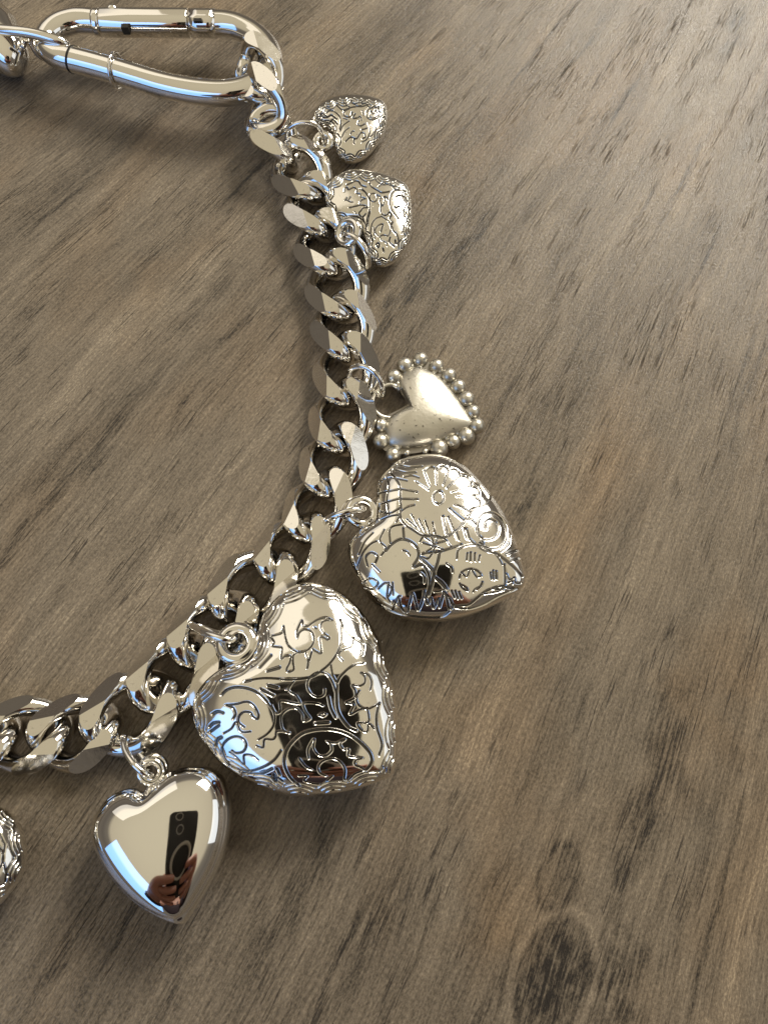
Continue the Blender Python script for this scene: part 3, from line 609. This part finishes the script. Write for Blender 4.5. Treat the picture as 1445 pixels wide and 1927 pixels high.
# large heart: thick grommet bail + thin ring seen nearly edge-on
add_ring('bail', big, M_CHROME, 446, 1211, .92, 29, .105, (-.10, .1, 1), seg=20)
obj('bail_neck', *tube([tuple(P(464, 1240, .86)), tuple(P(480, 1258, .80)), tuple(P(505, 1280, .8))], [.10, .20, .34], seg=16), M_CHROME, big)
wire_loop('jump_ring', big, M_CHROME, [(362, 1177, .70), (385, 1190, 1.02), (415, 1201, 1.14), (438, 1204, 1.06), (440, 1201, .82), (420, 1195, .58), (392, 1186, .42), (368, 1176, .46)], .062)
# smooth heart
add_ring('bail', smh, M_CHROME, 284, 1452, .66, 19, .075, (.15, -.1, 1), seg=16)
add_ring('bail_ring', smh, M_CHROME, 289, 1446, .50, 21, .06, (.45, -.2, 1), seg=14)
obj('bail_neck', *tube([tuple(P(286, 1474, .56)), tuple(P(287, 1500, .58))], [.08, .16], seg=14), M_CHROME, smh)
wire_loop('jump_ring', smh, M_CHROME, [(233, 1388, .72), (236, 1412, .88), (254, 1440, 1.0), (276, 1458, .94), (284, 1456, .70), (276, 1438, .45), (258, 1410, .34), (242, 1388, .46)], .055)
# flower heart
add_ring('bail', flw, M_CHROME, 681, 963, .62, 24, .082, (.2, .05, 1), seg=18)
obj('bail_neck', *tube([tuple(P(693, 982, .55)), tuple(P(715, 1005, .6))], [.12, .22], seg=14), M_CHROME, flw)
wire_loop('jump_ring', flw, M_CHROME, [(613, 978, .70), (630, 970, .90), (655, 962, .98), (680, 958, .88), (681, 960, .62), (660, 962, .42), (635, 972, .34), (616, 982, .46)], .058)
# beaded heart: open wire loop cast on the charm
wire_loop('wire_loop', bd, M_CAST, [(752, 733, .25), (738, 724, .27), (722, 727, .28), (707, 741, .28), (701, 757, .28), (705, 772, .28), (717, 783, .27), (734, 787, .25)], .045, closed=False)
wire_loop('jump_ring', bd, M_CHROME, [(657, 712, .45), (659, 697, .70), (672, 689, .92), (692, 692, 1.0), (712, 710, .92), (720, 735, .70), (719, 747, .42), (705, 738, .25), (682, 722, .2), (664, 722, .3)], .052)
# second filigree heart
add_ring('bail', h2, M_CHROME, 655, 437, .62, 21, .085, (-.5, -.2, .8), seg=18)
wire_loop('jump_ring', h2, M_CHROME, [(652, 442, .85), (664, 444, .92), (678, 456, .92), (690, 476, .80), (694, 496, .55), (688, 506, .3), (676, 494, .2), (662, 474, .3), (650, 452, .55)], .058)
# top filigree heart
add_ring('bail', h1, M_ANT, 608, 266, .38, 14, .075, (-.1, -.3, 1), seg=16)
wire_loop('jump_ring', h1, M_CHROME, [(540, 262, .50), (541, 245, .70), (556, 233, .85), (578, 229, .90), (597, 236, .82), (606, 252, .65), (609, 268, .40), (598, 272, .22), (570, 268, .2), (548, 270, .3)], .045)

# ---------------------------------------------------------------- snap hook (carabiner)
sh_o = P(300, 100, 0)
snap = thing('snap_hook', 'long polished silver snap hook with spring gate and rivet, top left', 'snap hook', sh_o)
zc = .72
body_px = [(190, 41), (165, 38), (140, 39), (112, 48), (93, 64), (87, 80), (96, 95), (118, 106), (150, 114), (185, 123), (220, 133), (260, 145), (300, 157), (340, 166), (380, 172), (420, 174), (452, 170), (481, 158), (501, 137), (508, 112), (501, 88), (480, 66), (450, 50), (425, 44), (405, 43)]
C = cat_rom([tuple(P(x, y, zc)) for x, y in body_px], 7)
obj('hook_body', *tube(C, .262, seg=32), M_CHROME, snap)
def bar(px0, px1, yv0, yv1, r, prof=None, seg=32, z=zc):
    a, b = P(px0, yv0, z), P(px1, yv1, z); n_ = 3
    V, Fc = tube([tuple(a.lerp(b, k/n_)) for k in range(n_+1)], r, seg=seg, prof=prof, caps=True); return V, Fc
flat = lambda t: min(1.0, .90/max(abs(math.cos(t-1.9)), 1e-3), .93/max(abs(math.cos(t)), 1e-3))
g = obj('gate', *bar(192, 356, 41, 42.5, .285, flat), M_CHROME, snap)
obj('gate_latch', *bar(359, 408, 42.5, 43, .280, flat), M_CHROME, snap)
for o_ in (g,):
    bv = o_.modifiers.new('bevel', 'BEVEL'); bv.width = .00018; bv.segments = 2; bv.limit_method = 'ANGLE'; bv.angle_limit = math.radians(40)
obj('gate_collar', *bar(178, 190, 40.5, 41, .275), M_CHROME, snap)
a = P(212, 18, zc+.17)
obj('rivet', *sphere(a, .13, 20, 12, (1, .9, .9)), M_CHROME, snap)
def box(c, sx_, sy_, sz_):
    V = np.array([(c[0]+i*sx_, c[1]+j*sy_, c[2]+k*sz_) for i in (-1, 1) for j in (-1, 1) for k in (-1, 1)])
    return V, [(0, 1, 3, 2), (4, 6, 7, 5), (0, 4, 5, 1), (2, 3, 7, 6), (0, 2, 6, 4), (1, 5, 7, 3)]
obj('hinge_slot_shade', *box(P(237, 54, zc+.12), .075, .05, .09), M_DARK, snap, smooth=False)  # solid dark boxes and band painted as the shade of the hook's gaps
obj('latch_slot_shade', *box(P(372, 38, zc+.245), .085, .04, .03), M_DARK, snap, smooth=False)
obj('hinge_groove_shade', *bar(136, 140, 110.5, 111.7, .268), M_DARK, snap)
# thin wire ring slipped over the back bar
p1 = P(200, 128, zc); p2 = P(240, 139, zc)
wr = thing('thin_wire_ring', 'thin silver wire ring looped round the lower bar of the snap hook', 'wire ring', P(218, 140, 0))
V, Fc = ring(P(219, 133, zc-.02), .335, .028, tuple((p2-p1).normalized()+Vector((.25, .1, .1))), seg=10); obj('ring_wire', V, Fc, M_CHROME, wr)

# ---- end of the second chain, entering from the left
ec = thing('chain_end', 'oval links of a second silver chain, from the left edge into the snap hook', 'chain', P(40, 80, 0))
wire_loop('link', ec, M_CHROME, [(-110, 56, .62), (-60, 50, .85), (0, 55, 1.02), (60, 62, 1.08), (105, 74, 1.0), (124, 84, .86), (112, 84, .72), (70, 76, .62), (10, 68, .55), (-60, 66, .5)], .105, seg=18)
wire_loop('link', ec, M_CHROME, [(60, 74, .75), (66, 92, .55), (80, 106, .35), (98, 108, .2), (110, 96, .2), (104, 80, .4), (88, 70, .72), (72, 66, .85)], .075, seg=16)

# ---------------------------------------------------------------- phone that takes the picture and the hand holding it (seen mirrored in the hearts)
RC = Matrix.Translation(CAMP*U) @ Matrix.Rotation(TH, 4, 'X')
def cam_obj(name, V, Fc, mat, parent=None, smooth=True):
    me = bpy.data.meshes.new(name); me.from_pydata([tuple(v) for v in np.asarray(V)*U], [], [tuple(f) for f in Fc]); me.materials.append(mat)
    me.polygons.foreach_set('use_smooth', [smooth]*len(me.polygons))
    o = bpy.data.objects.new(name, me); COL.objects.link(o)
    if parent: o.parent = parent
    return o
M_PH, n_, b_ = new_mat('black_phone_back'); b_.inputs['Base Color'].default_value = (.012, .012, .013, 1); b_.inputs['Roughness'].default_value = .35
M_RG, n_, b_ = new_mat('grey_case_ring'); b_.inputs['Base Color'].default_value = (.55, .54, .50, 1); b_.inputs['Roughness'].default_value = .5
M_SK, n_, b_ = new_mat('skin'); b_.inputs['Base Color'].default_value = (.36, .17, .12, 1); b_.inputs['Roughness'].default_value = .5; b_.inputs['Subsurface Weight'].default_value = .1
ph = bpy.data.objects.new('smartphone', None); COL.objects.link(ph); ph.matrix_world = RC
ph['label'] = 'black phone with a grey ring on its back, mirrored in the smooth heart'; ph['category'] = 'phone'
def rrect(w, h, r, n_=6):
    out = []
    for cx, cy, a0 in ((w-r, h-r, 0), (-w+r, h-r, 90), (-w+r, -h+r, 180), (w-r, -h+r, 270)):
        for k in range(n_+1):
            a = math.radians(a0+90*k/n_); out.append((cx+r*math.cos(a), cy+r*math.sin(a)))
    return out
rr = rrect(3.8, 7.7, 1.0); PO = (0.3, -5.6); nn = len(rr)
Vp = [(x+PO[0], y+PO[1], .7) for x, y in rr]+[(x+PO[0], y+PO[1], 1.7) for x, y in rr]
cam_obj('phone_case', Vp, [tuple(range(nn-1, -1, -1)), tuple(range(nn, 2*nn))]+[(i, (i+1) % nn, nn+(i+1) % nn, nn+i) for i in range(nn)], M_PH, ph, False)
V, Fc = ring((PO[0], PO[1]-.8, .66), 2.6, .30, (0, 0, 1), seg=10); cam_obj('case_ring', V, Fc, M_RG, ph)
for x, y in ((-1.6, .9), (-1.2, -1.5)):
    V, Fc = ring((x, y, .62), .75, .09, (0, 0, 1), seg=10, n=32); cam_obj('lens_ring', V, Fc, M_RG, ph)

def skin_body(name, chains, parent_m, mat):
    bm = bmesh.new(); me = bpy.data.meshes.new(name); vidx = {}; rad = []; root = 0
    def vert(p, r):
        key = tuple(round(q, 3) for q in p)
        if key not in vidx: vidx[key] = bm.verts.new(Vector(p)*U*10); rad.append(r)
        return vidx[key]
    for ch in chains:
        prev = None
        for (x, y, z, r) in ch:
            v = vert((x, y, z), r)
            if prev is not None and prev != v and not bm.edges.get((prev, v)): bm.edges.new((prev, v))
            prev = v
    bm.to_mesh(me); bm.free(); o = bpy.data.objects.new(name, me); COL.objects.link(o)
    o.modifiers.new('skin', 'SKIN'); o.data.skin_vertices or None
    if not me.skin_vertices: pass
    sv = me.skin_vertices[0].data
    for i, r in enumerate(rad): sv[i].radius = (r*U*10, r*U*10)
    sv[0].use_root = True
    s = o.modifiers.new('sub', 'SUBSURF'); s.levels = 2; s.render_levels = 2
    me.materials.append(mat); o.matrix_world = parent_m @ Matrix.Scale(.1, 4)
    return o
# two hands meet on the phone's lower half: palms beside it, fingers laid across its back, thumbs on the screen side
px_, py_ = PO[0], PO[1]
CHEST, NECK, HEAD = (px_, py_-34, 22, 13), (px_, py_-27, 32, 5), (px_, py_-19, 38, 8.5)
def arm(sd, dy): return [CHEST, (px_+sd*17, py_-30+dy, 25, 5.5), (px_+sd*21, py_-26+dy, 13, 4.2), (px_+sd*15, py_-18+dy, 8, 3.3), (px_+sd*9.5, py_-9.5+dy, 4.6, 2.4)]
def hand_chains(sd, dy):
    pm = (px_+sd*6.6, py_-5.2+dy, 2.2, 2.2)
    ch = [arm(sd, dy)+[pm]]
    for (yy, r, reach) in ((-1.9, .80, .5), (-3.9, .86, -.5), (-5.9, .84, -.3), (-7.6, .72, .6)):
        ch.append([pm, (px_+sd*5.6, py_+yy+dy-.6, .7, 1.05), (px_+sd*4.0, py_+yy+dy, -.45, r), (px_+sd*(2.2+reach*.4), py_+yy+dy+.15, -.55, r*.92), (px_+sd*(.9+reach), py_+yy+dy+.1, -.25, r*.72)])
    ch.append([pm, (px_+sd*5.2, py_-3.4+dy, 2.9, 1.2), (px_+sd*3.6, py_-2.2+dy, 2.9, .95), (px_+sd*2.2, py_-1.6+dy, 2.7, .75)])
    return ch
body = skin_body('person', [[CHEST, NECK, HEAD, (px_, py_-15, 42, 7)]]+hand_chains(1, 0)+hand_chains(-1, -.9), RC, M_SK)
body['label'] = 'person holding the phone in both hands, mirrored in the hearts, dark clothed torso added unseen'; body['category'] = 'person'
M_SW, n_, b_ = new_mat('dark_plum_knit'); b_.inputs['Base Color'].default_value = (.030, .018, .024, 1); b_.inputs['Roughness'].default_value = .9
grow = lambda c, k: [(x, y, z, r*k) for x, y, z, r in c]
sw = skin_body('added_sweater', [[(px_, py_-50, 16, 14), (*CHEST[:3], 14)]]+[grow(arm(q, d_), 1.12)[:4]+[(px_+q*11.5, py_-12.4+d_, 5.8, 3.2)] for q, d_ in ((1, 0), (-1, -.9))], RC, M_SW)  # dark clothed torso added out of view to darken the hearts' reflections
sw.parent = body; sw.matrix_parent_inverse = body.matrix_world.inverted()
